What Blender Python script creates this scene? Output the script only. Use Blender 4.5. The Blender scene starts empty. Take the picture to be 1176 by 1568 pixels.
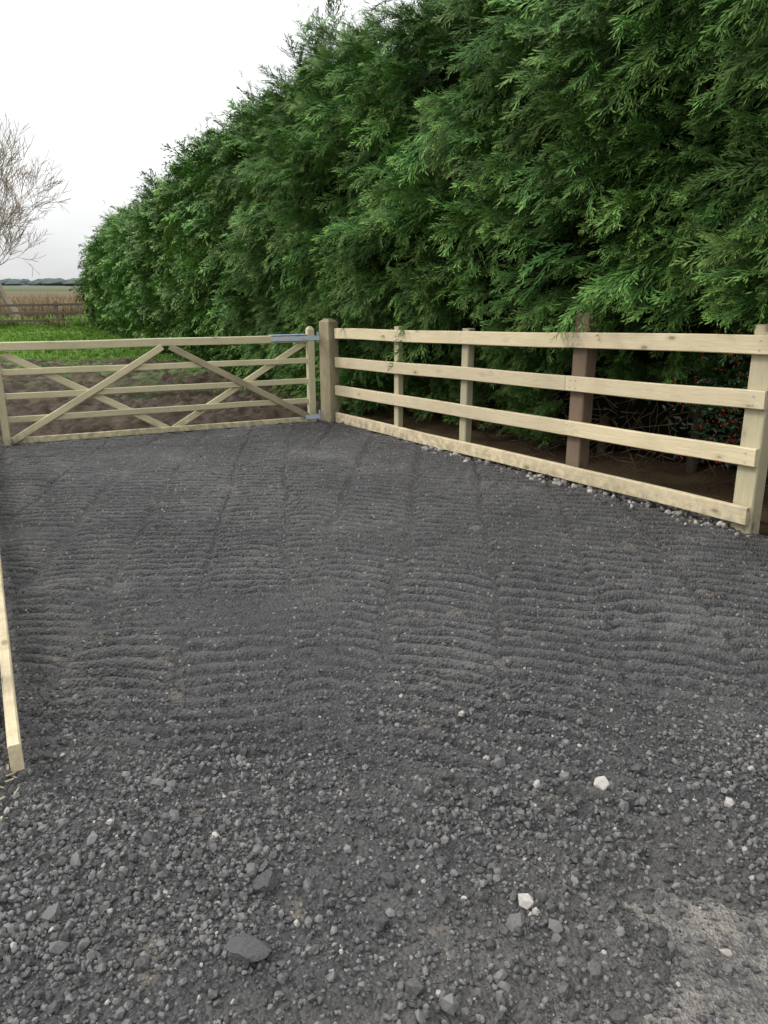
import bpy, math, random
import numpy as np
from mathutils import Vector, Matrix, Euler, noise as mnoise
random.seed(7); rng=np.random.default_rng(7)
scene=bpy.context.scene
scene.view_settings.view_transform='Standard'
try: scene.view_settings.look='None'
except Exception: pass
scene.view_settings.exposure=0
R=math.radians

# ------------------------------------------------------------ noise helpers
def _h(i,j,seed):
    v=np.sin(i*127.1+j*311.7+seed*74.7)*43758.5453
    return v-np.floor(v)
def vn(x,y,seed=0):
    x=np.asarray(x,float); y=np.asarray(y,float)
    i=np.floor(x); j=np.floor(y); f=x-i; g=y-j
    f=f*f*(3-2*f); g=g*g*(3-2*g)
    a=_h(i,j,seed); b=_h(i+1,j,seed); c=_h(i,j+1,seed); d=_h(i+1,j+1,seed)
    return (a*(1-f)+b*f)*(1-g)+(c*(1-f)+d*f)*g
def fbm(x,y,seed=0,o=4):
    s=0; a=.5
    for k in range(o):
        s=s+a*(vn(x*2**k,y*2**k,seed+k*13)-.5)*2; a*=.5
    return s
def sstep(a,b,x):
    t=np.clip((x-a)/(b-a),0,1); return t*t*(3-2*t)

# ------------------------------------------------------------ object helpers
def link(o,parent=None):
    scene.collection.objects.link(o)
    if parent: o.parent=parent
    return o
def empty(name):
    o=bpy.data.objects.new(name,None); return link(o)
def mesh_obj(name,v,f,mat=None,parent=None,smooth=False,linkit=True):
    m=bpy.data.meshes.new(name); m.from_pydata([tuple(p) for p in v],[],[tuple(q) for q in f]); m.update()
    if smooth: m.shade_smooth()
    o=bpy.data.objects.new(name,m)
    if mat: m.materials.append(mat)
    if linkit: link(o,parent)
    return o
def grid_mesh(name,X,Y,Z,keep=None,mat=None,parent=None,smooth=True,attrs=None):
    ny,nx=X.shape
    co=np.stack([X,Y,Z],-1).reshape(-1,3)
    idx=np.arange(nx*ny).reshape(ny,nx)
    q=np.stack([idx[:-1,:-1],idx[:-1,1:],idx[1:,1:],idx[1:,:-1]],-1).reshape(-1,4)
    used=np.ones(nx*ny,bool)
    if keep is not None:
        k=keep.reshape(-1)[q].any(1); q=q[k]
        used=np.zeros(nx*ny,bool); used[q.reshape(-1)]=True
        remap=np.cumsum(used)-1; q=remap[q]; co=co[used]
    m=bpy.data.meshes.new(name)
    m.vertices.add(len(co)); m.vertices.foreach_set('co',co.astype(np.float32).reshape(-1))
    m.loops.add(q.size); m.loops.foreach_set('vertex_index',q.astype(np.int32).reshape(-1))
    m.polygons.add(len(q)); m.polygons.foreach_set('loop_start',np.arange(0,q.size,4,dtype=np.int32))
    m.update(calc_edges=True)
    for nm,arr in (attrs or {}).items():
        a=m.attributes.new(nm,'FLOAT','POINT'); a.data.foreach_set('value',arr.reshape(-1)[used].astype(np.float32))
    if smooth: m.shade_smooth()
    o=bpy.data.objects.new(name,m)
    if mat: m.materials.append(mat)
    return link(o,parent)

# ------------------------------------------------------------ material helpers
class NT:
    def __init__(s,mat):
        s.t=mat.node_tree; s.n=s.t.nodes; s.l=s.t.links
    def node(s,typ,**kw):
        n=s.n.new(typ)
        for k,v in kw.items(): setattr(n,k,v)
        return n
    def put(s,sock,val):
        if isinstance(val,bpy.types.NodeSocket): s.l.new(val,sock)
        elif val is not None:
            if isinstance(val,(tuple,list)) and len(val)==3 and sock.type=='RGBA': val=(*val,1)
            sock.default_value=val
    def noise(s,vec,scale,detail=4,rough=.55,dist=0):
        n=s.node('ShaderNodeTexNoise'); s.put(n.inputs['Vector'],vec); s.put(n.inputs['Scale'],scale)
        n.inputs['Detail'].default_value=detail; n.inputs['Roughness'].default_value=rough; n.inputs['Distortion'].default_value=dist
        return n.outputs['Fac']
    def vor(s,vec,scale,feature='F1',out='Distance',rand=1):
        n=s.node('ShaderNodeTexVoronoi',feature=feature); s.put(n.inputs['Vector'],vec); s.put(n.inputs['Scale'],scale)
        n.inputs['Randomness'].default_value=rand
        return n.outputs[out]
    def mix(s,f,a,b,blend='MIX'):
        n=s.node('ShaderNodeMix',data_type='RGBA',blend_type=blend)
        s.put(n.inputs[0],f); s.put(n.inputs[6],a); s.put(n.inputs[7],b); return n.outputs[2]
    def math(s,op,a,b=0.,c=None,clamp=False):
        n=s.node('ShaderNodeMath',operation=op,use_clamp=clamp); s.put(n.inputs[0],a); s.put(n.inputs[1],b)
        if c is not None: s.put(n.inputs[2],c)
        return n.outputs[0]
    def mr(s,x,a,b,c=0.,d=1.,smooth=False):
        n=s.node('ShaderNodeMapRange'); 
        if smooth: n.interpolation_type='SMOOTHSTEP'
        s.put(n.inputs[0],x)
        for i,v in enumerate((a,b,c,d)): n.inputs[i+1].default_value=v
        return n.outputs[0]
    def mapping(s,vec,loc=(0,0,0),rot=(0,0,0),scale=(1,1,1)):
        n=s.node('ShaderNodeMapping'); s.put(n.inputs[0],vec); s.put(n.inputs[1],loc); s.put(n.inputs[2],rot); s.put(n.inputs[3],scale); return n.outputs[0]
    def bump(s,h,strength,dist,normal=None):
        n=s.node('ShaderNodeBump'); s.put(n.inputs['Height'],h); n.inputs['Strength'].default_value=strength; n.inputs['Distance'].default_value=dist
        if normal: s.put(n.inputs['Normal'],normal)
        return n.outputs[0]
    def attr(s,nm): return s.node('ShaderNodeAttribute',attribute_name=nm).outputs['Fac']
def new_mat(name):
    m=bpy.data.materials.new(name); m.use_nodes=True; t=NT(m)
    b=m.node_tree.nodes['Principled BSDF']; return m,t,b
def diffuse(t,b,col,normal=None):
    d=t.node('ShaderNodeBsdfDiffuse'); t.put(d.inputs[0],col)
    if normal: t.put(d.inputs['Normal'],normal)
    t.l.new(d.outputs[0],t.n['Material Output'].inputs[0]); t.n.remove(b)

def mat_gravel():
    m,t,b=new_mat('road_planings'); P=t.node('ShaderNodeNewGeometry').outputs['Position']
    cell=t.vor(P,80,out='Color'); cs=t.node('ShaderNodeSeparateColor'); t.put(cs.inputs[0],cell)
    big=t.noise(P,.9,4,.6); mid=t.noise(P,9,4,.65); fine=t.noise(P,220,2,.7)
    c=t.mix(t.mr(cs.outputs[0],0,1),(.019,.0188,.019),(.088,.086,.086))
    c=t.mix(t.mr(fine,.35,.7,0,.5),c,(.108,.106,.105))
    c=t.mix(t.math('GREATER_THAN',cs.outputs[1],.984),c,(.30,.28,.255))
    c=t.mix(t.mr(mid,.45,.75,0,.45),c,(.10,.097,.095))
    cr=t.attr('crest'); c=t.mix(t.mr(cr,0,1,0,.55),c,(.145,.142,.14)); c=t.mix(t.mr(cr,0,-1,0,.72),c,(.016,.0157,.0157))  # dry crests, wet troughs; contrast pushed to paint ridge light and shade into colour
    c=t.mix(t.mr(big,.35,.5,.35,0),c,(.022,.022,.023))
    d=t.math('MULTIPLY',t.mr(big,.54,.66),t.mr(mid,.40,.60)); c=t.mix(t.math('MULTIPLY',d,.5),c,(.22,.215,.21))
    s2=t.mr(t.noise(t.mapping(P,(3.3,1.7,0)),4.2,4,.7),.63,.68); c=t.mix(t.math('MULTIPLY',s2,.6),c,(.21,.18,.14))
    e=t.math('MULTIPLY',t.attr('edge'),t.mr(mid,.30,.55,.2,1)); c=t.mix(t.math('MULTIPLY',e,.5),c,(.15,.142,.13))
    t.put(b.inputs['Base Color'],c)
    t.put(b.inputs['Roughness'],t.mr(mid,.3,.7,.5,.85)); b.inputs['Specular IOR Level'].default_value=.42
    v1=t.vor(P,80)
    h=t.math('ADD',t.math('SUBTRACT',1.,v1),t.math('MULTIPLY',fine,.5))
    t.put(b.inputs['Normal'],t.bump(h,1.,.018)); return m
def mat_stone(name,c0,c1,cp,pale,bump=0,vary=.5):
    m,t,b=new_mat(name); r=t.node('ShaderNodeObjectInfo').outputs['Random']; P=t.node('ShaderNodeNewGeometry').outputs['Position']
    r2=t.math('POWER',t.math('FRACT',t.math('MULTIPLY',r,37.7)),1.8) 
    c=t.mix(r2,c0,c1); c=t.mix(t.math('GREATER_THAN',r,1-pale),c,cp)
    n=t.noise(P,130,2,.7); c=t.mix(t.mr(n,.35,.75,0,vary),c,(.175,.168,.16))
    t.put(b.inputs['Base Color'],c); b.inputs['Roughness'].default_value=.68; b.inputs['Specular IOR Level'].default_value=.42
    if bump: t.put(b.inputs['Normal'],t.bump(t.noise(P,110,4,.75),1.,bump))
    return m
def mat_road():
    m,t,b=new_mat('dusty_tarmac'); P=t.node('ShaderNodeNewGeometry').outputs['Position']
    n=t.noise(P,3.6,5,.75); f=t.noise(P,55,3,.75); v=t.vor(P,110,out='Color'); cs=t.node('ShaderNodeSeparateColor'); t.put(cs.inputs[0],v); vd=t.vor(P,110)
    c=t.mix(t.mr(n,.36,.60),(.065,.063,.062),(.25,.23,.20)); c=t.mix(t.mr(f,.40,.7,0,.6),c,(.085,.082,.08)); c=t.mix(t.mr(cs.outputs[0],.6,1,0,.5),c,(.31,.29,.265)); c=t.mix(t.mr(cs.outputs[1],.65,1,0,.7),c,(.045,.045,.045))
    t.put(b.inputs['Base Color'],c); b.inputs['Roughness'].default_value=.85
    t.put(b.inputs['Normal'],t.bump(t.math('ADD',vd,f),1.,.010)); return m
def mat_ground():
    m,t,b=new_mat('field_ground'); P=t.node('ShaderNodeNewGeometry').outputs['Position']
    s=t.node('ShaderNodeSeparateXYZ'); t.put(s.inputs[0],P); Y=s.outputs[1]
    n=t.noise(P,.5,5,.6); f=t.noise(P,12,4,.7); far=t.noise(t.mapping(P,scale=(.004,.02,1)),1.,3,.5)
    mud=t.mix(f,(.026,.018,.013),(.08,.06,.043)); grass=t.mix(f,(.06,.12,.022),(.15,.23,.055))
    Yn=t.math('ADD',Y,t.math('MULTIPLY',t.math('SUBTRACT',n,.5),10.))
    c=t.mix(t.mr(Yn,15.5,17),mud,grass); c=t.mix(t.mr(Yn,31,34,0,.85),c,(.13,.10,.055)); 
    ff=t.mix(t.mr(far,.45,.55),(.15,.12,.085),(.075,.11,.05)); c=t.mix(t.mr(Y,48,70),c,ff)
    c=t.mix(t.mr(Y,150,900,0,.65),c,(.22,.25,.27))  # distance haze mixed into the ground colour
    diffuse(t,b,c,t.bump(f,.8,.05)); return m
def mat_mud():
    m,t,b=new_mat('churned_mud'); P=t.node('ShaderNodeNewGeometry').outputs['Position']
    n=t.noise(P,1.3,4,.6); f=t.noise(P,25,4,.7); s=t.node('ShaderNodeSeparateXYZ'); t.put(s.inputs[0],P)
    c=t.mix(f,(.017,.011,.007),(.078,.052,.032)); c=t.mix(t.mr(n,.56,.72,0,.6),c,(.16,.12,.082))
    c=t.mix(t.math('MULTIPLY',t.mr(t.noise(P,2.3,4,.7),.50,.58),t.mr(s.outputs[1],12.,15,0,.9)),c,(.085,.17,.03))
    t.put(b.inputs['Base Color'],c); t.put(b.inputs['Roughness'],t.mr(n,.3,.6,.6,.95)); b.inputs['Specular IOR Level'].default_value=.3; t.put(b.inputs['Normal'],t.bump(f,.9,.03)); return m
def mat_litter():
    m,t,b=new_mat('leaf_litter'); P=t.node('ShaderNodeNewGeometry').outputs['Position']
    f=t.noise(P,30,5,.75); n=t.noise(P,3,4,.6)
    c=t.mix(f,(.035,.024,.014),(.22,.155,.095)); c=t.mix(t.mr(n,.5,.7,0,.5),c,(.055,.042,.03))
    diffuse(t,b,c,t.bump(f,1,.03)); return m
def mat_wood(name,ca,cb,stain,knots=.13,stainf=.4):
    m,t,b=new_mat(name); tc=t.node('ShaderNodeTexCoord').outputs['Object']; r=t.node('ShaderNodeObjectInfo').outputs['Random']
    off=t.node('ShaderNodeCombineXYZ'); t.put(off.inputs[0],t.math('MULTIPLY',r,40.)); t.put(off.inputs[1],t.math('MULTIPLY',r,13.)); t.put(off.inputs[2],t.math('MULTIPLY',r,7.))
    va=t.node('ShaderNodeVectorMath',operation='ADD'); t.put(va.inputs[0],tc); t.put(va.inputs[1],off.outputs[0]); V=va.outputs[0]
    g=t.noise(t.mapping(V,scale=(1.2,26,26)),3.,4,.65,.6); g2=t.noise(t.mapping(V,scale=(3,90,90)),3.,2,.6)
    blot=t.noise(V,2.2,4,.6); 
    c=t.mix(t.mr(g,.3,.7),ca,cb); c=t.mix(t.mr(g2,.45,.75,0,.5),c,stain)
    c=t.mix(t.mr(blot,.48,.70,0,stainf),c,stain)
    k=t.vor(t.mapping(V,scale=(3.2,7,7)),1.); kf=t.mr(k,knots*.55,knots,1,0,True); c=t.mix(t.math('MULTIPLY',kf,.85),c,(.12,.06,.025))
    c=t.mix(t.mr(k,knots,knots*2.1,.45,0),c,stain)
    v=t.mix(r,(.84,.84,.84),(1.06,1.05,1.02)); c=t.mix(1.,c,v,'MULTIPLY')
    P=t.node('ShaderNodeNewGeometry').outputs['Position']; s=t.node('ShaderNodeSeparateXYZ'); t.put(s.inputs[0],P)
    dirt=t.math('MULTIPLY',t.mr(s.outputs[2],.03,.3,.75,0),t.mr(t.noise(P,14,3,.6),.35,.65)); c=t.mix(dirt,c,(.12,.10,.075))
    t.put(b.inputs['Base Color'],c); b.inputs['Roughness'].default_value=.8; b.inputs['Specular IOR Level'].default_value=.25
    t.put(b.inputs['Normal'],t.bump(g,.5,.005)); return m
def mat_foliage(name,dark,midc,tip,rough=.55,seed=0,rnd=False,spec=.2,hue=.478):
    m,t,b=new_mat(name); oi=t.node('ShaderNodeObjectInfo'); r=oi.outputs['Random']; L=oi.outputs['Location']
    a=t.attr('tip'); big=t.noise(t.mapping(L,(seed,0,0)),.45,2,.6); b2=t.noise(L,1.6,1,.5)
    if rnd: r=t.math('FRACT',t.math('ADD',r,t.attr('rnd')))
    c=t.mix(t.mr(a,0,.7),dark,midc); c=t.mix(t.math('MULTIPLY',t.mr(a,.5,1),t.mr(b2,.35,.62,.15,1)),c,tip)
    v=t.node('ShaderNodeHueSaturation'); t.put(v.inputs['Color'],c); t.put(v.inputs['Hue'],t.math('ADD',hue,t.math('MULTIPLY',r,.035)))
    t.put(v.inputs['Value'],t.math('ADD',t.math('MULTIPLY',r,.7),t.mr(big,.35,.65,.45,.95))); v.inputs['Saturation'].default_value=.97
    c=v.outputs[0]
    if spec>0: t.put(b.inputs['Base Color'],c); b.inputs['Roughness'].default_value=rough; b.inputs['Specular IOR Level'].default_value=spec
    else: diffuse(t,b,c)
    return m
def mat_plain(name,c,rough=.8,metal=0,c2=None,scale=8,bump=0):
    m,t,b=new_mat(name)
    P=t.node('ShaderNodeNewGeometry').outputs['Position']; n=t.noise(P,scale,3,.6); c=t.mix(n,c,c2 or tuple(x*.7 for x in c))
    if rough>=.95: diffuse(t,b,c); return m
    t.put(b.inputs['Base Color'],c); b.inputs['Roughness'].default_value=rough; b.inputs['Metallic'].default_value=metal
    if bump: t.put(b.inputs['Normal'],t.bump(n,.6,bump))
    return m

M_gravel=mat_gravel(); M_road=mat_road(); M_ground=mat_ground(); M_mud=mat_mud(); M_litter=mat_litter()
M_chip=mat_stone('planings_stone',(.030,.0297,.030),(.17,.166,.164),(.38,.355,.32),.016)
M_lime=mat_stone('limestone',(.22,.20,.17),(.50,.47,.42),(.08,.08,.08),.2)
M_rock=mat_stone('dark_rock',(.085,.086,.092),(.13,.13,.135),(.11,.11,.12),.1,.02,.65)
M_rockw=mat_plain('pale_rock',(.5,.47,.42),.8,0,(.3,.28,.25),40,.006)
M_rail=mat_wood('sawn_softwood',(.74,.64,.445),(.62,.52,.335),(.45,.385,.245),.12,.4)
M_gate=mat_wood('treated_gate_timber',(.60,.55,.36),(.50,.45,.285),(.36,.335,.215),.12,.45)
M_brown=mat_wood('weathered_brown_timber',(.25,.18,.125),(.17,.12,.082),(.12,.085,.06),.12,.5)
M_gpost=mat_wood('gate_post_timber',(.44,.385,.25),(.34,.295,.19),(.20,.17,.115),.1,.6)
M_npost=mat_wood('fence_post_timber',(.54,.49,.335),(.45,.405,.265),(.33,.30,.20),.12,.5)
M_old=mat_wood('old_grey_timber',(.17,.15,.12),(.13,.11,.09),(.09,.08,.06),.1,.5)
M_zinc=mat_plain('galvanised_steel',(.50,.60,.70),.5,.3,(.40,.49,.58),60)
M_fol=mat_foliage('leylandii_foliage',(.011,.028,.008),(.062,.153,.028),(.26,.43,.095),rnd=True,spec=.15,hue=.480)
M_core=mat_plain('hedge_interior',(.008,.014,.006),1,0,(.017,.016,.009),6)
M_bark=mat_plain('bark',(.13,.10,.075),1,0,(.07,.05,.04),20)
M_twig=mat_plain('dead_twigs',(.19,.135,.09),1,0,(.09,.065,.045),20)
M_baretwig=mat_plain('bare_twigs',(.34,.29,.22),1,0,(.22,.18,.14),8)
M_grass=mat_foliage('grass',(.045,.09,.015),(.12,.25,.035),(.22,.36,.08),spec=0)
M_reed=mat_foliage('dry_reeds',(.12,.085,.05),(.25,.185,.11),(.34,.27,.17),spec=0)
M_holly=mat_foliage('holly_leaves',(.010,.028,.012),(.022,.062,.024),(.035,.09,.035),.25,spec=.4)
M_berry=mat_plain('holly_berry',(.55,.015,.010),.3,0,(.40,.01,.01),20)

# ------------------------------------------------------------ instancing
def instancer(name,pts,rots,scales,idx,protos,parent=None):
    n=len(pts)
    me=bpy.data.meshes.new(name); me.vertices.add(n); me.vertices.foreach_set('co',np.asarray(pts,np.float32).reshape(-1))
    a=me.attributes.new('rot','FLOAT_VECTOR','POINT'); a.data.foreach_set('vector',np.asarray(rots,np.float32).reshape(-1))
    a=me.attributes.new('scl','FLOAT_VECTOR','POINT'); a.data.foreach_set('vector',np.asarray(scales,np.float32).reshape(-1))
    a=me.attributes.new('idx','INT','POINT'); a.data.foreach_set('value',np.asarray(idx,np.int32))
    me.update()
    o=bpy.data.objects.new(name,me); link(o,parent)
    col=bpy.data.collections.new(name+'_parts')
    for k,p in enumerate(protos):
        p.name='%s_part_%02d'%(name,k); col.objects.link(p)
    g=bpy.data.node_groups.new(name+'_scatter','GeometryNodeTree')
    g.interface.new_socket('Geometry',in_out='INPUT',socket_type='NodeSocketGeometry'); g.interface.new_socket('Geometry',in_out='OUTPUT',socket_type='NodeSocketGeometry')
    N=g.nodes; L=g.links
    gi=N.new('NodeGroupInput'); go=N.new('NodeGroupOutput'); ip=N.new('GeometryNodeInstanceOnPoints'); ci=N.new('GeometryNodeCollectionInfo')
    ci.inputs['Collection'].default_value=col; ci.inputs['Separate Children'].default_value=True; ci.inputs['Reset Children'].default_value=True
    def na(nm,ty):
        q=N.new('GeometryNodeInputNamedAttribute'); q.data_type=ty; q.inputs['Name'].default_value=nm; return [s for s in q.outputs if s.enabled and s.name=='Attribute'][0]
    er=N.new('FunctionNodeEulerToRotation')
    L.new(na('rot','FLOAT_VECTOR'),er.inputs[0]); L.new(er.outputs[0],ip.inputs['Rotation'])
    L.new(na('scl','FLOAT_VECTOR'),ip.inputs['Scale']); L.new(na('idx','INT'),ip.inputs['Instance Index'])
    ip.inputs['Pick Instance'].default_value=True
    L.new(gi.outputs[0],ip.inputs['Points']); L.new(ci.outputs[0],ip.inputs['Instance']); L.new(ip.outputs[0],go.inputs[0])
    md=o.modifiers.new('scatter','NODES'); md.node_group=g
    return o

# ------------------------------------------------------------ layout (metres)
FA=np.array([-.60,9.50]); FB=np.array([2.45,5.05]); Fd=(FB-FA)/np.linalg.norm(FB-FA); Fn=np.array([-Fd[1],Fd[0]]); Fn=Fn if Fn[0]>0 else -Fn
GA=np.array([-.89,9.46]); GB=np.array([-3.97,7.98]); Gd=(GB-GA)/np.linalg.norm(GB-GA); Gn=np.array([-.442,.897])
LA=np.array([-1.244,2.255]); Ld=np.array([-.459,.888]); Ln=np.array([-.888,-.459])
RA=np.array([.18,1.38]); Rn=np.array([.477,-.879])

def drive_h(X,Y,full=False):
    sR=(X-FA[0])*Fn[0]+(Y-FA[1])*Fn[1]; sG=(X-GA[0])*Gn[0]+(Y-GA[1])*Gn[1]
    sL=(X-LA[0])*Ln[0]+(Y-LA[1])*Ln[1]; sD=(X-RA[0])*Rn[0]+(Y-RA[1])*Rn[1]
    w=fbm(X*2.2,Y*2.2,5)*.16+fbm(X*9,Y*9,8)*.05
    z=.045+fbm(X*.7,Y*.7,1)*.022+fbm(X*3,Y*3,2)*.014
    crest=np.zeros_like(X)
    side=(-.45-.07*(Y-4)-X+fbm(X*.8,Y*.8,40)*.6)
    for (a,x0,wd,sp,sd,which) in ((R(-3),-1.6,.50,.098,11,0),(R(16),.4,.53,.106,23,1)):
        ca,sa=math.cos(a),math.sin(a)
        ac=(X-x0)*ca-(Y-4)*sa*.6+.30*np.sin(Y*.33+sd)+.05*fbm(X*3,Y*3,sd+31); al=(X-x0)*sa+(Y-4)*ca
        b=np.floor(ac/wd); fr=ac/wd-b
        ph=_h(b,b*0+3,sd)*6.28; spc=sp*(1+.12*(_h(b,b*0+5,sd)-.5))
        warp=fbm(X*1.3,Y*1.3,sd)*.09+fbm(X*6,Y*6,sd+2)*.026+fbm(X*17,Y*17,sd+4,2)*.012
        rd=np.sin((al+warp+.10*(fr-.5)**2)*2*math.pi/spc+ph)
        rd=np.where(rd>0,rd**.7,-(-rd)**1.2)
        edge=sstep(0,.10,fr)*sstep(0,.10,1-fr); edge=1-(1-edge)*(_h(b,b*0+9,sd)>.25)
        sel=sstep(-.2,.2,side); sel=sel if which==0 else 1-sel
        amp=sstep(-.60,.0,fbm(X*.8+sd,Y*.8,sd+7)+.08)*edge*(.50+.95*vn(X*6,Y*6,sd+9))
        amp=amp*sel*sstep(1.7,2.8,Y+.15*X+.5*fbm(X,Y,71))
        z=z+rd*amp*.0175-(1-edge)*.006*sel*sstep(2,3,Y)
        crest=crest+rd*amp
    z=z+fbm(X*22,Y*22,3,3)*.0090
    dD=sstep(-.20,.16,sD+w*1.6+fbm(X*5,Y*5,66)*.16+fbm(X*16,Y*16,67)*.08)
    drop=sstep(.02,.30,sR+w*.6)+sstep(.10,.35,sG+w)+sstep(.25,.7,sL+w)+dD
    drop=np.clip(drop,0,1)
    z=z*(1-drop)-.03*drop
    if full: return z,drop,crest,sstep(-.40,.02,sD+w*1.6)
    return z,drop,sD

nx,ny=620,820
gx=np.linspace(-4.9,4.9,nx); gy=.35+9.85*np.linspace(0,1,ny)**1.15; X,Y=np.meshgrid(gx,gy)
X=X+rng.normal(0,.0015,X.shape); Y=Y+rng.normal(0,.0015,Y.shape)
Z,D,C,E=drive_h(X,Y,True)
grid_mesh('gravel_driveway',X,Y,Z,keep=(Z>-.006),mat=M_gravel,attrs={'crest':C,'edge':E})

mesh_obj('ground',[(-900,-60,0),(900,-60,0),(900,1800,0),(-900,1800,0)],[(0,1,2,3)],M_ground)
d=np.array([.879,.477]); o1=RA-d*12-Rn*.8; o2=RA+d*14-Rn*.8; o3=o2+Rn*6; o4=o1+Rn*6
mesh_obj('road',[(o1[0],o1[1],.004),(o4[0],o4[1],.004),(o3[0],o3[1],.004),(o2[0],o2[1],.004)],[(0,1,2,3)],M_road)

# ------------------------------------------------------------ stones
def stone_proto(seed,sub=1,mat=None,npl=7,amp=.25):
    import bmesh
    bm=bmesh.new(); bmesh.ops.create_icosphere(bm,subdivisions=sub,radius=.5)
    r=random.Random(seed); sc=(1,r.uniform(.65,.95),r.uniform(.5,.8)); off=Vector((seed*3.1,seed*1.7,0))
    planes=[(Vector((r.gauss(0,1),r.gauss(0,1),r.gauss(0,1))).normalized(),r.uniform(.24,.4)) for _ in range(npl)]
    for v in bm.verts:
        c=v.co.copy()*(1+amp*mnoise.noise(v.co*2.3+off)+amp*.4*mnoise.noise(v.co*7+off))
        for n,dd in planes:
            k=c.dot(n)-dd
            if k>0: c-=n*k*.92
        if sub>2: c*=1+.05*mnoise.noise(v.co*16+off)
        v.co=Vector((c.x*sc[0],c.y*sc[1],c.z*sc[2]))
    me=bpy.data.meshes.new('stone'); bm.to_mesh(me); bm.free()
    if mat: me.materials.append(mat)
    return bpy.data.objects.new('stone',me)
P=[];S=[]
def scatter(n,x0,x1,y0,y1,smin,smax,dens=None,powr=2.5):
    x=rng.uniform(x0,x1,n); y=rng.uniform(y0,y1,n); z,dr,sD=drive_h(x,y)
    keep=rng.random(n)<(1-dr)+dr*.40*(sD>-.3)*np.exp(-np.maximum(sD,0)/.22)+dr*.03
    if dens is not None: keep&=rng.random(n)<dens(x,y)
    s=smin+(smax-smin)*rng.random(n)**powr
    x,y,z,s=x[keep],y[keep],z[keep],s[keep]
    z=np.maximum(z,.004)+s*.14
    P.append(np.stack([x,y,z],1)); S.append(s)
patch=lambda x,y: np.clip(.60+1.6*fbm(x*1.1,y*1.1,60),.30,1)
scatter(85000,-1.9,2.6,.9,3.1,.006,.025,lambda x,y:patch(x,y)*(1-.65*sstep(2.1,3.1,y)))
scatter(18000,-1.9,2.4,.9,2.9,.015,.040,lambda x,y:patch(x,y)*(1-.7*sstep(1.9,2.9,y)),2.)
scatter(1000,-1.6,2.2,.9,2.7,.034,.066,lambda x,y:patch(x,y)*(1-.75*sstep(1.7,2.7,y)),2)
scatter(20000,-3.2,3.4,2.7,5.2,.006,.022,lambda x,y:patch(x,y)*.6)
scatter(8000,-4.4,3.0,5.0,9.6,.010,.024,lambda x,y:patch(x,y)*.6)
P=np.concatenate(P);S=np.concatenate(S); n=len(P)
instancer('gravel',P,rng.uniform(0,6.28,(n,3)),np.stack([S,S,S],1),rng.integers(0,7,n),[stone_proto(i,1,M_chip) for i in range(7)])
n=1300; a=rng.beta(1.6,1.1,n)*5.3+.2; off=rng.normal(.08,.11,n); xy=FA+Fd*a[:,None]+Fn*off[:,None]
s=.018+.06*rng.random(n)**2; zz,_,_=drive_h(xy[:,0],xy[:,1]); zz=np.maximum(zz,0)+s*.2
k=rng.random(n)<np.clip(.5+1.6*fbm(xy[:,0]*1.3,xy[:,1]*1.3,77),.1,1)
xy,s,zz=xy[k],s[k],zz[k]; n=len(s)
instancer('limestone_rubble',np.stack([xy[:,0],xy[:,1],zz],1),rng.uniform(0,6.28,(n,3)),np.stack([s,s,s],1),rng.integers(0,5,n),[stone_proto(20+i,2,M_lime) for i in range(5)])
for i,(x,y,s,mt) in enumerate([(-.342,1.565,.125,M_rock),(-.333,1.80,.095,M_rock),(.02,1.80,.070,M_rock),(-.01,1.66,.06,M_rock),(.74,2.235,.066,M_rockw),(-.52,2.0,.032,M_rockw),(-.12,2.45,.06,M_rock),(-.75,1.9,.05,M_rock),(-.84,1.62,.06,M_rock),(.62,2.5,.05,M_rock)]):
    o=stone_proto(50+i,4,mt,12,.42); o.name='rock'; z=drive_h(np.array([x]),np.array([y]))[0]; o.location=(x,y,max(z[0],0)+s*.22); o.scale=(s,s,s*.9); o.rotation_euler=(.2*i,.1*i,1.3*i); link(o)

# ------------------------------------------------------------ timber
def board(name,p0,p1,h,t,mat,parent,normal,seg=12,wob=.004,up=None):
    p0=Vector(p0);p1=Vector(p1); ax=(p1-p0); L=ax.length; ax.normalize()
    nn=Vector(normal); nn=(nn-ax*nn.dot(ax)).normalized(); uu=nn.cross(ax).normalized()
    if uu.z<0 and abs(uu.z)>.05: uu=-uu
    c=.006 if min(h,t)>.02 else .001
    prof=[(-h/2+c,-t/2),(h/2-c,-t/2),(h/2,-t/2+c),(h/2,t/2-c),(h/2-c,t/2),(-h/2+c,t/2),(-h/2,t/2-c),(-h/2,-t/2+c)]
    sd=random.uniform(0,100); v=[];f=[]
    for i in range(seg+1):
        x=L*i/seg; wu=wob*mnoise.noise(Vector((x*.9,sd,0)))*2; wn=wob*mnoise.noise(Vector((x*.9,sd,9)))*2
        for a,b in prof: v.append((x,a+wu,b+wn))
    for i in range(seg):
        for j in range(8):
            k=(j+1)%8; f.append((i*8+j,i*8+k,(i+1)*8+k,(i+1)*8+j))
    f.append(tuple(range(7,-1,-1))); f.append(tuple(seg*8+j for j in range(8)))
    o=mesh_obj(name,v,f,mat,parent)
    if ax.cross(uu).dot(nn)<0: nn=-nn
    M=Matrix((ax,uu,nn)).transposed().to_4x4(); M.translation=p0; o.matrix_world=M
    return o
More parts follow.
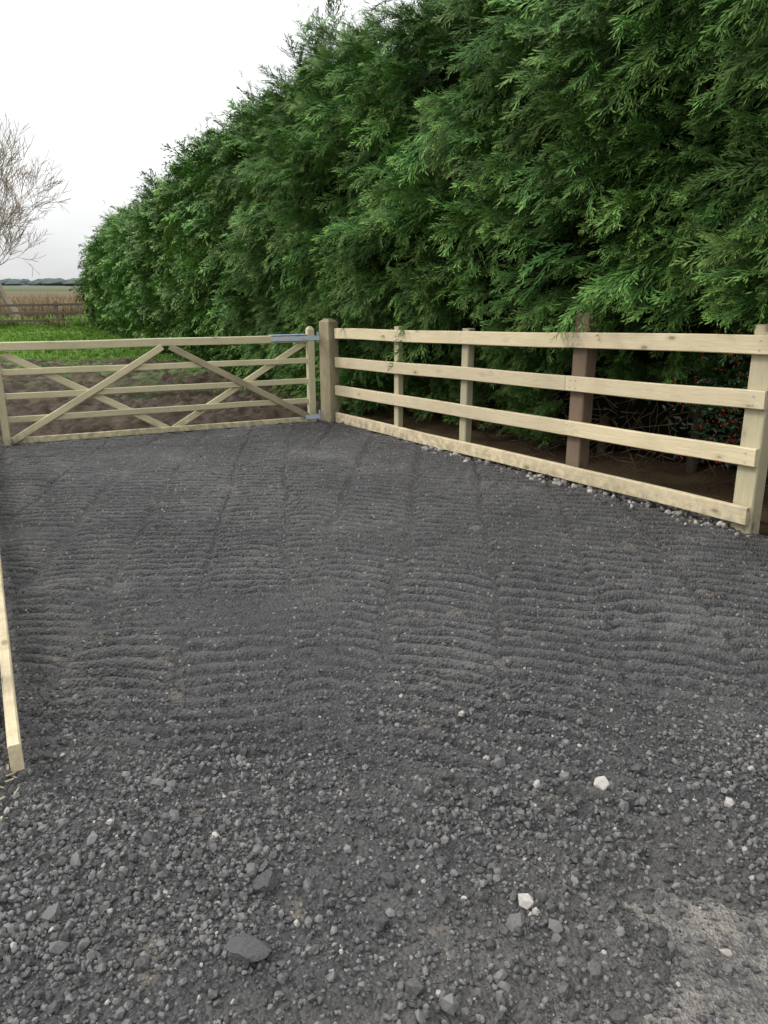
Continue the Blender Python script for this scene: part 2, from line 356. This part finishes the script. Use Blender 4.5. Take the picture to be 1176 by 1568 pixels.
def post(name,x,y,z0,z1,w,d,yaw,mat,parent,cap='flat',lean=(0,0)):
    seg=8;v=[];f=[];c=min(.008,w*.2); H=z1-z0
    def ring(zz,k=1.):
        w2,d2=w/2*k,d/2*k; return [(zz,a,b) for a,b in [(-w2+c,-d2),(w2-c,-d2),(w2,-d2+c),(w2,d2-c),(w2-c,d2),(-w2+c,d2),(-w2,d2-c),(-w2,-d2+c)]]
    hs=[H*i/seg for i in range(seg+1)]
    if cap=='pyr': hs[-1]=H-.035
    for hh in hs: v+=ring(hh)
    n=len(hs)
    if cap=='pyr': v+=ring(H,.45); n+=1
    for i in range(n-1):
        for j in range(8):
            k=(j+1)%8; f.append((i*8+j,i*8+k,(i+1)*8+k,(i+1)*8+j))
    f.append(tuple(range(7,-1,-1))); f.append(tuple((n-1)*8+j for j in range(8)))
    o=mesh_obj(name,v,f,mat,parent)
    zx=Vector((lean[0],lean[1],1)).normalized(); yy=Vector((math.cos(yaw),math.sin(yaw),0)); zz2=zx.cross(yy).normalized(); yy=zz2.cross(zx)
    M=Matrix((zx,yy,zz2)).transposed().to_4x4(); M.translation=(x,y,z0); o.matrix_world=M
    return o
def P3(A,d,a,n,off,z): 
    q=A+d*a+n*off; return (q[0],q[1],z)
def screw(parent,p,nrm,r=.006):
    v=[];f=[]; nn=Vector(nrm).normalized(); a=nn.orthogonal().normalized(); b=nn.cross(a)
    for k in range(8):
        an=k*math.pi/4; q=Vector(p)+(a*math.cos(an)+b*math.sin(an))*r; v.append(q); 
    for k in range(8): v.append(v[k]+nn*.004)
    f=[(k,(k+1)%8,8+(k+1)%8,8+k) for k in range(8)]+[tuple(range(8,16))]
    mesh_obj('bolt',v,f,M_zinc,parent)

fence=empty('timber_fence'); fy=math.atan2(Fd[1],Fd[0])
Lf=float(np.linalg.norm(FB-FA)); Fnv=(Fn[0],Fn[1],0)
zl=[.10,.435,.775,1.112]; zr=[.177,.577,.959,1.315]
posts=[(.02,1.20,.085,M_gpost),(1.25,1.25,.085,M_npost),(2.38,1.28,.10,M_npost),(3.82,1.47,.15,M_brown),(Lf-.02,1.44,.15,M_npost)]
for i,(a,ht,w,mt) in enumerate(posts[1:]):
    q=FA+Fd*a+Fn*(w/2+.027); post('post_%d'%(i+1),q[0],q[1],-.3,ht,w,w*.85,fy,mt,fence,lean=(random.uniform(-.008,.008),random.uniform(-.008,.008)))
for i in range(4):
    zf=lambda a:zl[i]+(zr[i]-zl[i])*a/Lf
    br=[.03,3.80-.03*i,Lf+[.05,.05,.06,.62][i]]
    for k in range(2):
        a0,a1=br[k]+(.002 if k else 0),br[k+1]-(.002 if not k else 0)
        board('rail_%d_%d'%(i+1,k+1),P3(FA,Fd,a0,Fn,0,zf(a0)),P3(FA,Fd,a1,Fn,0,zf(a1)),.122,.044,M_rail,fence,Fnv,wob=.006)
    for a,_,_,_ in posts[1:]:
        for dz in (-.03,.03):
            for da in ((-.03,.03) if a>3.5 and a<4 else (0,)):
                q=P3(FA,Fd,a+da,Fn,-.023,zf(a)+dz); screw(fence,q,(-Fn[0],-Fn[1],0),.005)
fl=empty('timber_fence'); ly=math.atan2(Ld[1],Ld[0])
for i,z in enumerate([.16,.50,.84,1.16]):
    a0=[0,.42,.42,.42][i]
    A=LA+Ln*(.0 if i==0 else .03)
    board('rail_%d'%(i+1),P3(A,Ld,a0,Ln,0,z),P3(A,Ld,6.15,Ln,0,z-.03),.10,.042,M_rail,fl,(Ln[0],Ln[1],0))
for i,a in enumerate((.52,1.95,3.4,4.85)):
    q=LA+Ld*a+Ln*.10; post('post_%d'%(i+1),q[0],q[1],-.3,1.25,.10,.10,ly,M_npost,fl)

post('gate_post',-.672,9.565,-.4,1.285,.17,.17,fy+.25,M_gpost,None,'pyr')
q=GB+Gd*.19; post('gate_post',q[0],q[1],-.4,1.22,.14,.14,math.atan2(Gd[1],Gd[0]),M_npost,None,'pyr')

gate=empty('field_gate'); Lg=float(np.linalg.norm(GB-GA)); Gnv=(Gn[0],Gn[1],0); gy_=math.atan2(Gd[1],Gd[0])
gz=[.085,.315,.555,.80,1.06]
zr2=lambda a,z: z+.012*(a/Lg)
for i,z in enumerate(gz):
    h=.085 if i==4 else .066; tt=.065 if i==4 else .024
    board('bar_%d'%(i+1),P3(GA,Gd,.02,Gn,0,zr2(0,z)),P3(GA,Gd,Lg-.02,Gn,0,zr2(Lg,z)),h,tt,M_gate,gate,Gnv,wob=.004)
post('heel_stile',GA[0],GA[1],.03,1.20,.088,.085,gy_,M_gate,gate,'pyr')
q=GB; post('head_stile',q[0],q[1],.03,1.10,.075,.074,gy_,M_gate,gate)
mid=Lg*.5
def brace(nm,a0,z0,a1,z1,off,mat):
    board(nm,P3(GA,Gd,a0,Gn,off,z0),P3(GA,Gd,a1,Gn,off,z1),.072,.022,mat,gate,Gnv)
brace('brace_front_far',.05,.12,mid-.04,1.02,-.026,M_gpost)
brace('brace_front_near',mid+.04,1.02,Lg-.06,.10,-.026,M_gate)
brace('brace_back_far',.07,1.0,mid-.02,.09,.026,M_gate)
brace('brace_back_near',mid+.03,.09,Lg-.08,1.0,.026,M_gate)
for i,z in enumerate(gz[:4]):
    for fr in (.0,.5,1.0):
        a=.03+fr*(Lg-.06); screw(gate,P3(GA,Gd,a,Gn,-.04,zr2(a,z)),(-Gn[0],-Gn[1],0),.007)
for s in (-1,1):
    board('top_strap_%d'%(s+2),P3(GA,Gd,-.10,Gn,s*.047,1.062),P3(GA,Gd,.50,Gn,s*.047,1.066),.05,.007,M_zinc,gate,Gnv,wob=0)
    board('bottom_strap_%d'%(s+2),P3(GA,Gd,-.09,Gn,s*.047,.115),P3(GA,Gd,.10,Gn,s*.047,.115),.05,.007,M_zinc,gate,Gnv,wob=0)
board('strap_bridge',P3(GA,Gd,.05,Gn,0,1.108),P3(GA,Gd,.50,Gn,0,1.108),.006,.088,M_zinc,gate,Gnv,wob=0)
for a in (.12,.26,.42): screw(gate,P3(GA,Gd,a,Gn,-.051,1.064),(-Gn[0],-Gn[1],0),.010)
for z in (.115,1.062):
    post('hinge_pin',*(GA-Gd*.10),z-.05,z+.07,.022,.022,0,M_zinc,gate)

v=[];f=[]
for i in range(110):
    x=LA[0]-.12+random.gauss(0,.06); y=LA[1]-.12+random.gauss(0,.12); z=drive_h(np.array([x]),np.array([y]))[0]; z=max(z[0],0)+.005+random.random()*.03
    an=random.uniform(0,6.28); l=random.uniform(.01,.04); w=random.uniform(.002,.005); dx,dy=math.cos(an),math.sin(an); dz=random.uniform(-.2,.3)
    b=len(v); v+=[(x-dy*w,y+dx*w,z),(x+dy*w,y-dx*w,z),(x+dx*l+dy*w,y+dy*l-dx*w,z+dz*l),(x+dx*l-dy*w,y+dy*l+dx*w,z+dz*l)]; f.append((b,b+1,b+2,b+3))
mesh_obj('wood_chips',v,f,M_npost)

# ------------------------------------------------------------ mud beyond gate + puddle
gx=np.linspace(-14,1.2,420); gy=np.linspace(7.6,19,300); X,Y=np.meshgrid(gx,gy)
sG=(X-GA[0])*Gn[0]+(Y-GA[1])*Gn[1]
Z=.06+fbm(X*.9,Y*.9,90)*.08+np.abs(fbm(X*3.4,Y*3.4,91))*.16+fbm(X*9,Y*9,92,3)*.06
Z+=.10*np.exp(-((Y-15.2-.15*X)/.7)**2)*(.5+vn(X*1.5,Y*1.5,4))
pd=((X+3.3)/.95)**2+((Y-12.0)/.55)**2; Z-=.24*np.exp(-pd*1.2)
Z=Z*sstep(.05,.6,sG+fbm(X*2,Y*2,93)*.15)*sstep(19,16.5,Y+fbm(X,Y,94)*1.)-.03*(1-sstep(.05,.5,sG+fbm(X*2,Y*2,93)*.15))-.03*sstep(16,18.5,Y)
grid_mesh('mud',X,Y,Z,keep=(Z>-.02)&(sG>0),mat=M_mud)
mw,t,b=new_mat('puddle_water'); b.inputs['Base Color'].default_value=(.05,.04,.03,1); b.inputs['Roughness'].default_value=.06
an=np.linspace(0,2*math.pi,40,endpoint=False)
mesh_obj('puddle',[(-3.3+1.2*math.cos(a),12+.75*math.sin(a),.030) for a in an],[tuple(range(40))],mw)

# ------------------------------------------------------------ hedge surface
HP=np.array([[-10.8,31.2],[-6.0,21.2],[-1.75,12.9],[-.05,9.97],[3.20,5.56],[6.3,1.1],[7.7,-1.2]])
hl=np.concatenate([[0],np.cumsum(np.linalg.norm(np.diff(HP,axis=0),axis=1))]); HL=hl[-1]
def hpath(s):
    ks=np.linspace(-1.2,1.2,7); x=0;y=0
    for k in ks: x=x+np.interp(s+k,hl,HP[:,0]); y=y+np.interp(s+k,hl,HP[:,1])
    return x/7,y/7
sv=np.linspace(0,HL,400); px,py=hpath(sv); tx=np.gradient(px,sv); ty=np.gradient(py,sv); tl=np.hypot(tx,ty); tx/=tl;ty/=tl
def hH(s): return np.interp(s,[0,2.7,11,15,20,24,30,HL],[2.9,3.2,3.5,3.9,4.25,4.6,5.3,6.0])+.20*np.sin(s*4.1)*fbm(s*.5,s*0,3)+.25*fbm(s*1.1,s*0+2,9)
prof_z=[0,.10,.2,.3,.5,.75,1.]; prof_o=[-.20,-.02,.12,.42,.55,.38,.0]
prof_f=[-.35,-.35,-.05,.38,.55,.45,.1]
def hsurf(s,q,inset=0.):
    """q 0..1 face from ground to top, 1..1.6 across the top backwards"""
    H=hH(s); x=np.interp(s,sv,px); y=np.interp(s,sv,py); ax=np.interp(s,sv,tx); ay=np.interp(s,sv,ty)
    nx_,ny_=ay,-ax
    sg=np.where(nx_*(-1)+ny_*(-1)>0,1,-1); nx_=nx_*sg; ny_=ny_*sg
    qf=np.clip(q,0,1); 
    near=sstep(15,24,s); fen=sstep(26.8,28.6,s)
    o=(np.interp(qf,prof_z,prof_o)*(1-fen)+np.interp(qf,prof_z,prof_f)*fen)*(.35+.65*near)+.15*(1-near)
    th=sstep(.82,1.,qf); o=o-.35*th**2
    z=H*(qf-.0)
    back=np.clip(q-1,0,1)*2.6; o=o-back; z=z-.12*back
    u=s*.9; w=q*4.5
    bump_=.42*fbm(u*.9,w*.9,31,3)+.22*np.abs(fbm(u*2.6,w*2.4,35,2))+.10*np.sin(s*5.2+2*fbm(s*.4,s*0,2))
    bump_=bump_*(.55+.45*sstep(.22,.38,qf))
    o=o+bump_*(q<=1.05)-inset; z=z+np.where(q>.95,bump_*.8-inset,0)
    z=np.where(q>0,z,0)
    return np.stack([x+nx_*o,y+ny_*o,z],-1), np.stack([nx_,ny_,nx_*0],-1), np.stack([ax,ay,ax*0],-1)
hedge=empty('leylandii_hedge')
ss,qq=np.meshgrid(np.linspace(0,HL,320),np.linspace(0,1.8,70))
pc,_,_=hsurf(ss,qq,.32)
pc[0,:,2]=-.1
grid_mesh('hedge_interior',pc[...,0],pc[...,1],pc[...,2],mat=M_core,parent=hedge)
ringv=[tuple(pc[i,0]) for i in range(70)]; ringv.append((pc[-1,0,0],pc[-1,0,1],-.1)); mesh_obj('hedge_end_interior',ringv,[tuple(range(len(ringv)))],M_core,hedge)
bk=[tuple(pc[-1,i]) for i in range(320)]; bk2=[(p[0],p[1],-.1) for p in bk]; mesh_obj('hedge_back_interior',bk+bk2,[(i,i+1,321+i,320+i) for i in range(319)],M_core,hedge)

def spray_data(seed,curl=.22,N=11,step=.048,W=.0125,lf=1.):
    r=random.Random(seed); v=[];f=[];tip=[]
    def leaf(p,d,n,l,w,t0,t1):
        s=d.cross(n).normalized(); b=len(v)
        v.extend([p,p+d*l*.45+s*w-n*.004,p+d*l,p+d*l*.45-s*w-n*.004]); tip.extend([t0,(t0+t1)/2,t1,(t0+t1)/2]); f.append((b,b+1,b+2,b+3))
    sw=r.uniform(-.12,.12)
    def axis(t): return Vector((t*(1-.12*t),sw*t*t+.04*math.sin(t*3+seed),-curl*t*t+.05*math.sin(t*5+seed)))
    for i in range(N):
        t=(i+1.2)/(N+1); p=axis(t); d=(axis(t+.02)-p).normalized(); side=1 if i%2 else -1
        up=Vector((0,0,1)); n=(up-d*up.dot(d)).normalized(); an=R(r.uniform(18,40))*side
        bd=(d*math.cos(an)+n.cross(d)*math.sin(an)+n*r.uniform(-.40,.25)).normalized()
        bl=(.42*(1-t)**.8*min(1,t*3+.25)+.09)*r.uniform(.5,1.45); m=max(2,int(bl/step))
        for j in range(m):
            u=(j+.6)/m; q=p+bd*bl*u+Vector((0,0,-.20*bl*u*u)); s2=1 if j%2 else -1; a2=R(r.uniform(14,32))*s2
            dd=(bd*math.cos(a2)+n.cross(bd)*math.sin(a2)+n*r.uniform(-.35,.3)).normalized()
            tt=min(1,.25+.45*u+.35*t); leaf(q,dd,n,(.140-.05*u)*r.uniform(.7,1.45)*lf,W,tt*.75,tt)
        leaf(p+bd*bl*.05,bd,n,bl*1.15,W*.9,.1+.3*t,min(1,.55+.45*t))
        s2=-side; a2=R(r.uniform(14,32))*s2; dd=(d*math.cos(a2)+n.cross(d)*math.sin(a2)).normalized(); leaf(p,dd,n,.14*lf,W,.2+.4*t,.3+.6*t)
    leaf(axis(.88),(axis(1)-axis(.9)).normalized(),Vector((0,0,1)),.20,W,.8,1)
    return np.array([tuple(a) for a in v]),np.array(f),np.array(tip)
def framem(d,n):
    d=d.normalized(); n=(n-d*n.dot(d)); n=n.normalized() if n.length>1e-4 else d.orthogonal().normalized()
    return Matrix((d,n.cross(d),n)).transposed()
SPR=[spray_data(i,.08+.06*i) for i in range(6)]
SPF=[spray_data(i+20,.08+.06*i,7,.09,.022,1.25) for i in range(6)]
def bough_proto(seed,mat,per=8,tall=False,lib=None):
    r=random.Random(seed); V=[];F=[];T=[];Q=[];off=0; L=r.uniform(.8,1.6)*(1.8 if tall else 1); lib=lib or SPR
    for k in range(per):
        u=(k+r.random())/per; sd=1 if k%2 else -1
        if tall: d=Vector((1,sd*r.uniform(.1,.6)*(1.15-u),r.gauss(0,.25)*(1.1-u))); n=Vector((r.gauss(0,.6),r.gauss(0,.6),1)); size=r.uniform(.3,.6)*(1.15-.5*u)
        else: d=Vector((.7+.5*u,sd*r.uniform(.1,.8)*(1.1-u),r.gauss(-.14,.28))); n=Vector((r.uniform(-.2,.9),r.gauss(0,.4),r.uniform(.2,1))); size=r.uniform(.6,1.35)
        M=framem(d,n); pos=Vector((L*(u-.45),r.gauss(0,.12)*(.2 if tall else 1),r.gauss(0,.15)*(.2 if tall else 1)))
        a,f,tp=lib[r.randrange(6)]; m=np.array(M)
        V.append((a*size)@m.T+np.array(pos)); F.append(f+off); off+=len(a); T.append(tp); Q.append(np.full(len(a),r.random()))
    V=np.concatenate(V);F=np.concatenate(F);T=np.concatenate(T);Q=np.concatenate(Q)
    me=bpy.data.meshes.new('bough'); me.from_pydata(V.tolist(),[],F.tolist())
    a=me.attributes.new('tip','FLOAT','POINT'); a.data.foreach_set('value',T); a=me.attributes.new('rnd','FLOAT','POINT'); a.data.foreach_set('value',Q); me.materials.append(mat); me.update()
    return bpy.data.objects.new('bough',me)
pts=[];rots=[];scl=[];ids=[]
NB=12;NF=8;NTL=6
def add_boughs(nb,s0,s1,q0,q1,size,tall=False,far=False):
    s=rng.uniform(s0,s1,nb); q=q0+(q1-q0)*rng.random(nb)
    p,nr,tg=hsurf(s,q,.10)
    for i in range(nb):
        if s[i]>27 and q[i]<.16: continue
        low=1.-.35*(q[i]<.28)*(s[i]>24)
        n=Vector(nr[i]); T=Vector(tg[i]); c=Vector(p[i]); topf=max(0.,min(1.,(q[i]-.82)/.15))
        outw=(n*(1-.75*topf)+Vector((0,0,1))*(.05+1.0*topf)).normalized()
        bd=(outw+T*random.gauss(-.45,.38)+Vector((0,0,random.gauss(-.03,.30)))).normalized()
        if tall: bd=(Vector((0,0,1))+T*random.gauss(-.75,.3)+n*random.gauss(.1,.25)).normalized()
        up=Vector((0,0,1))+outw*random.uniform(0,.7)+Vector((random.gauss(0,.25),random.gauss(0,.25),0))
        if tall: up=n
        pts.append(c); rots.append(framem(bd,up).to_euler()); scl.append(size*low*random.uniform(.7,1.3))
        ids.append(NB+NF+random.randrange(NTL) if tall else (NB+random.randrange(NF) if far else random.randrange(NB)))
sN=hl[2]
add_boughs(2150,sN,HL-1.5,.06,1.08,.35)
add_boughs(230,sN,26.8,.06,.26,.33)
add_boughs(1300,6,sN+.3,.02,1.08,.38,far=True)
add_boughs(600,0,6.5,.0,1.1,.44,far=True)
add_boughs(210,0,26,.98,1.04,.62,tall=True)
add_boughs(150,8,HL-3,1.0,1.5,.42,far=True)
for i in range(150):
    q=rng.uniform(0,1.4); p,nr,tg=hsurf(np.array([0.1]),np.array([q]),0.05); p=p[0]-nr[0]*rng.uniform(0,1.2)*(q<1); T=Vector(tg[0])
    d=(-T+Vector(nr[0])*random.gauss(.2,.5)+Vector((0,0,random.gauss(.15,.4)))).normalized()
    pts.append(Vector(p)); rots.append(framem(d,Vector((0,0,1))+Vector(nr[0])*.5).to_euler()); scl.append(.42*random.uniform(.7,1.2)); ids.append(NB+random.randrange(NF))
n=len(pts); sc=np.array(scl)
instancer('foliage',np.array(pts),np.array(rots),np.stack([sc,sc,sc],1),ids,[bough_proto(i,M_fol) for i in range(NB)]+[bough_proto(60+i,M_fol,9,False,SPF) for i in range(NF)]+[bough_proto(40+i,M_fol,6,True) for i in range(NTL)],hedge)

# ------------------------------------------------------------ tubes for trunks, twigs, bare tree
def tube(v,f,path,rad,ns=5):
    base=len(v); prev=None
    for i,p in enumerate(path):
        d=(path[min(i+1,len(path)-1)]-path[max(i-1,0)]).normalized(); a=d.orthogonal().normalized() if prev is None else (prev-d*prev.dot(d)).normalized(); prev=a; b=d.cross(a)
        for k in range(ns):
            an=2*math.pi*k/ns; v.append(p+(a*math.cos(an)+b*math.sin(an))*rad[i])
    for i in range(len(path)-1):
        for k in range(ns):
            k2=(k+1)%ns; f.append((base+i*ns+k,base+i*ns+k2,base+(i+1)*ns+k2,base+(i+1)*ns+k))
v=[];f=[]
for i in range(16):
    s=19.5+i*.95; p,nr,_=hsurf(np.array([s]),np.array([.02]),.12); 
    b=Vector((p[0][0],p[0][1],-.05)); tube(v,f,[b,b+Vector((.03,.05,.6)),b+Vector((.1,.1,1.3))],[.06,.045,.03],7)
mesh_obj('trunks',v,f,M_bark,hedge,True)
v=[];f=[]
for i in range(1300):
    s=random.uniform(20.5,32); p,nr,tg=hsurf(np.array([s]),np.array([.03]),.0); b=Vector(p[0]); b.z=random.uniform(.0,.85); n=Vector(nr[0]); T=Vector(tg[0])
    d=(n*random.uniform(.2,.9)+T*random.gauss(0,.7)+Vector((0,0,random.gauss(-.1,.45)))).normalized(); L=random.uniform(.15,.5)
    path=[b]; 
    for k in range(3): d=(d+Vector((random.gauss(0,.2),random.gauss(0,.2),random.gauss(-.05,.2)))).normalized(); path.append(path[-1]+d*L/3)
    if path[-1].z<0: continue
    tube(v,f,path,[.006,.004,.003,.0015],3)
mesh_obj('dead_twigs',v,f,M_twig,hedge)
ss,oo=np.meshgrid(np.linspace(0,HL,300),np.linspace(-1.,.95,26)); x=np.interp(ss,sv,px); y=np.interp(ss,sv,py); ax=np.interp(ss,sv,tx); ay=np.interp(ss,sv,ty)
sg=np.where(-ay+ax>0,1,-1); X=x+ay*sg*oo; Y=y-ax*sg*oo
edge=.75-.38*sstep(12,20,ss)
Z=.03+.05*sstep(.2,-.6,oo)+fbm(X*5,Y*5,70)*.03-.07*sstep(-.12,.12,oo-edge+fbm(X*3,Y*3,71)*.15)
grid_mesh('leaf_litter',X,Y,Z,keep=Z>-.02,mat=M_litter)

# ------------------------------------------------------------ holly
hol=empty('holly_bush'); hp=[];hr=[];hs=[]; bp=[]
for i in range(1300):
    u=Vector((random.gauss(0,1),random.gauss(0,1),random.gauss(0,1))).normalized()*random.uniform(.3,1)**.5
    c=FB+Fd*(random.uniform(-.85,.9))+Fn*.55; p=Vector((c[0]+u.x*.26,c[1]+u.y*.26,.78+u.z*.50))
    hp.append(p); hr.append(Euler((random.uniform(0,6.28),random.uniform(-.9,.9),random.uniform(0,6.28)))); hs.append(random.uniform(.05,.08))
    if random.random()<.10:
        for k in range(4): bp.append(p-Vector((Fn[0],Fn[1],0))*random.uniform(.05,.16)+Vector((random.gauss(0,.018),random.gauss(0,.018),random.gauss(0,.018))))
def holly_leaf():
    pr=[(0,0),(.15,.10),(.22,.22),(.35,.14),(.48,.25),(.6,.15),(.75,.2),(.85,.08),(1,0)]
    v=[(x,0,.06*math.sin(x*3)) for x,_ in pr]+[(x,y,.10+.5*y) for x,y in pr]+[(x,-y,.10+.5*y) for x,y in pr]; f=[]
    for i in range(8): f.append((i,i+1,10+i,9+i)); f.append((i+1,i,18+i,19+i))
    o=mesh_obj('leaf',v,f,M_holly,linkit=False); a=o.data.attributes.new('tip','FLOAT','POINT'); a.data.foreach_set('value',[.5]*len(v)); return o
s=np.array(hs); instancer('leaves',np.array(hp),np.array(hr),np.stack([s,s,s],1),np.zeros(len(s)),[holly_leaf()],hol)
import bmesh
bm=bmesh.new(); bmesh.ops.create_icosphere(bm,subdivisions=2,radius=.006); me=bpy.data.meshes.new('berry'); bm.to_mesh(me); bm.free(); me.materials.append(M_berry); me.shade_smooth()
n=len(bp); instancer('berries',np.array(bp),np.zeros((n,3)),np.ones((n,3)),np.zeros(n),[bpy.data.objects.new('berry',me)],hol)

# ------------------------------------------------------------ grass & reeds
def tuft(seed,mat,nb,spread,w,lean):
    r=random.Random(seed); v=[];f=[];tp=[]
    for i in range(nb):
        a=r.uniform(0,6.28); b=Vector((r.gauss(0,spread),r.gauss(0,spread),0)); l=r.uniform(.5,1); d=Vector((math.cos(a),math.sin(a),0)); s=Vector((-d.y,d.x,0))*w; k=r.uniform(.1,lean)
        q=[b,b+Vector((0,0,l*.5))+d*k*.3*l,b+Vector((0,0,l*(1-.3*k)))+d*k*l]; n0=len(v)
        v+= [q[0]-s,q[0]+s,q[1]+s*.8,q[1]-s*.8,q[2]]; tp+=[0,0,.5,.5,1]; f+=[(n0,n0+1,n0+2,n0+3),(n0+3,n0+2,n0+4)]
    o=mesh_obj('tuft',v,f,mat,linkit=False); a=o.data.attributes.new('tip','FLOAT','POINT'); a.data.foreach_set('value',tp); return o
def field_scatter(name,x,y,z,h,protos):
    n=len(x); rr=np.zeros((n,3)); rr[:,2]=rng.uniform(0,6.28,n); instancer(name,np.stack([x,y,z],1),rr,np.stack([h,h,h],1),rng.integers(0,len(protos),n),protos)
oy=np.sort(HP[:,1]); ox=HP[np.argsort(HP[:,1]),0]
n=13000; y=rng.uniform(13.5,32,n); x=rng.uniform(-22,-1,n); hx=np.interp(y,oy,ox)
k=(x<hx-.3)&(fbm(x*.5,y*.5,50)+sstep(14.5,18,y)*.8-.42+ .5*sstep(1.2,.3,hx-x)>0); x,y=x[k],y[k]
n2=1700; y2=rng.uniform(10.3,30,n2)**1.; x2=np.interp(y2,oy,ox)-np.abs(rng.normal(.45,.35,n2)); x=np.concatenate([x,x2]); y=np.concatenate([y,y2])
field_scatter('grass',x,y,x*0+.0,rng.uniform(.08,.20,len(x)),[tuft(i,M_grass,14,.18,.02,.8) for i in range(4)])
n=4500; y=rng.uniform(36,48,n); x=rng.uniform(-34,-10.5,n); field_scatter('dry_reeds',x,y,x*0,rng.uniform(.75,1.15,n)*(.8+.5*vn(x*.4,y*.4,3)),[tuft(10+i,M_reed,16,.25,.022,.35) for i in range(4)])
n=900; y=rng.uniform(30.5,35,n); x=rng.uniform(-26,-11.2,n); k=fbm(x*.6,y*.6,12)>-.1; x,y=x[k],y[k]; n=len(x); field_scatter('bramble',x,y,x*0,rng.uniform(.25,.6,n),[tuft(30+i,M_grass if i else M_reed,22,.3,.03,.9) for i in range(3)])
of=empty('field_fence')
A=np.array([-22.,25.5]); B=np.array([-11.2,32.8]); dd=(B-A)/np.linalg.norm(B-A); LL=float(np.linalg.norm(B-A)); nn=np.array([dd[1],-dd[0]])
for i in range(7):
    q=A+dd*(i*LL/6); post('post_%d'%i,q[0]-nn[0]*.07,q[1]-nn[1]*.07,-.2,1.0,.11,.09,0,M_old,of)
for i,z in enumerate((.30,.60,.88)): board('rail_%d'%i,P3(A,dd,0,nn,0,z),P3(A,dd,LL,nn,0,z-.03),.09,.035,M_old,of,(nn[0],nn[1],0),wob=.02)

# bare tree
v=[];f=[]; rt=random.Random(5)
def grow(p,d,L,r,lev):
    n=4; path=[p]; rad=[r]
    for k in range(n):
        d=(d+Vector((rt.gauss(0,.13),rt.gauss(0,.13),rt.gauss(.05,.09)))).normalized(); path.append(path[-1]+d*L/n); rad.append(max(.008,r*(1-.55*(k+1)/n)))
    tube(v,f,path,rad,6 if lev<2 else 3)
    if lev>=6: return
    nc={0:6,1:5,2:4,3:4,4:3,5:3}[lev]
    for c in range(nc):
        t=rt.uniform(.35,1) if c else 1; i=min(n,max(1,int(round(t*n)))); a=rt.uniform(0,6.28); o=d.orthogonal().normalized(); o2=d.cross(o); sp=rt.uniform(.35,.85) if c else .2
        nd=(d+ (o*math.cos(a)+o2*math.sin(a))*sp).normalized(); grow(path[i],nd,L*rt.uniform(.64,.84),rad[i]*.68,lev+1)
grow(Vector((0,0,-.1)),Vector((.03,0,1)),2.35,.19,0)
bt=mesh_obj('bare_tree',v,f,M_baretwig); bt.location=(-15.7,34.,0); bt.scale=(1.08,1.08,1.02)

v=[];f=[]; Mfar=mat_plain('distant_trees',(.12,.145,.15),1,0,(.08,.10,.09),.05)  # bluish aerial haze is put into the tree colour
for i in range(420):
    x=random.uniform(-560,200); y=random.uniform(420,700); r_=random.uniform(2.5,6); hgt=random.uniform(2,4.5)
    b=len(v); ns=7
    for lv,(zz,rr) in enumerate([(0,.7),(.35,1),(.7,.8),(.95,.35)]):
        for k in range(ns):
            an=2*math.pi*k/ns; q=rr*r_*random.uniform(.75,1.25); v.append(Vector((x+q*math.cos(an)*1.6,y+q*math.sin(an),hgt*zz*random.uniform(.85,1.1))))
    for lv in range(3):
        for k in range(ns): k2=(k+1)%ns; f.append((b+lv*ns+k,b+lv*ns+k2,b+(lv+1)*ns+k2,b+(lv+1)*ns+k))
    f.append(tuple(b+3*ns+k for k in range(ns)))
mesh_obj('distant_tree_line',v,f,Mfar)

# ------------------------------------------------------------ sky & light
w=bpy.data.worlds.new('World'); scene.world=w; w.use_nodes=True; t=NT(w); bg=t.n['Background']
EL,AZ=R(38),R(-84)
sky=t.node('ShaderNodeTexSky',sky_type='NISHITA'); sky.sun_disc=False; sky.sun_elevation=EL; sky.sun_rotation=AZ; sky.air_density=1; sky.dust_density=2
G=t.node('ShaderNodeTexCoord').outputs['Generated']; s=t.node('ShaderNodeSeparateXYZ'); t.put(s.inputs[0],G); z=t.math('MAXIMUM',s.outputs[2],0.)
grad=t.math('ADD',8.8,t.math('MULTIPLY',z,19.5))
n=t.noise(t.mapping(G,scale=(1,1,5)),1.8,4,.55,.3)
vcol=t.node('ShaderNodeCombineXYZ'); cl=t.math('MULTIPLY',grad,t.mr(n,.3,.7,.84,1.06))
t.put(vcol.inputs[0],t.math('MULTIPLY',cl,.99)); t.put(vcol.inputs[1],cl); t.put(vcol.inputs[2],t.math('MULTIPLY',cl,1.01))
mx=t.mix(t.mr(n,.30,.55,.84,.98),sky.outputs[0],vcol.outputs[0])
t.put(bg.inputs['Color'],mx); bg.inputs['Strength'].default_value=.10
sl=bpy.data.lights.new('sun','SUN'); sl.energy=1.5; sl.angle=R(10); sl.color=(1,.955,.89); so=bpy.data.objects.new('sun',sl); link(so)
sd=Vector((math.sin(AZ)*math.cos(EL),math.cos(AZ)*math.cos(EL),math.sin(EL))); so.rotation_euler=sd.to_track_quat('Z','Y').to_euler()

cam=bpy.data.cameras.new('camera'); co=bpy.data.objects.new('camera',cam); link(co); co.location=(0,0,1.7); co.rotation_euler=(R(90-16.6),0,0)
cam.sensor_fit='VERTICAL'; cam.sensor_height=36; cam.sensor_width=27; cam.lens=27.04; cam.clip_end=3000; cam.clip_start=.05
scene.camera=co
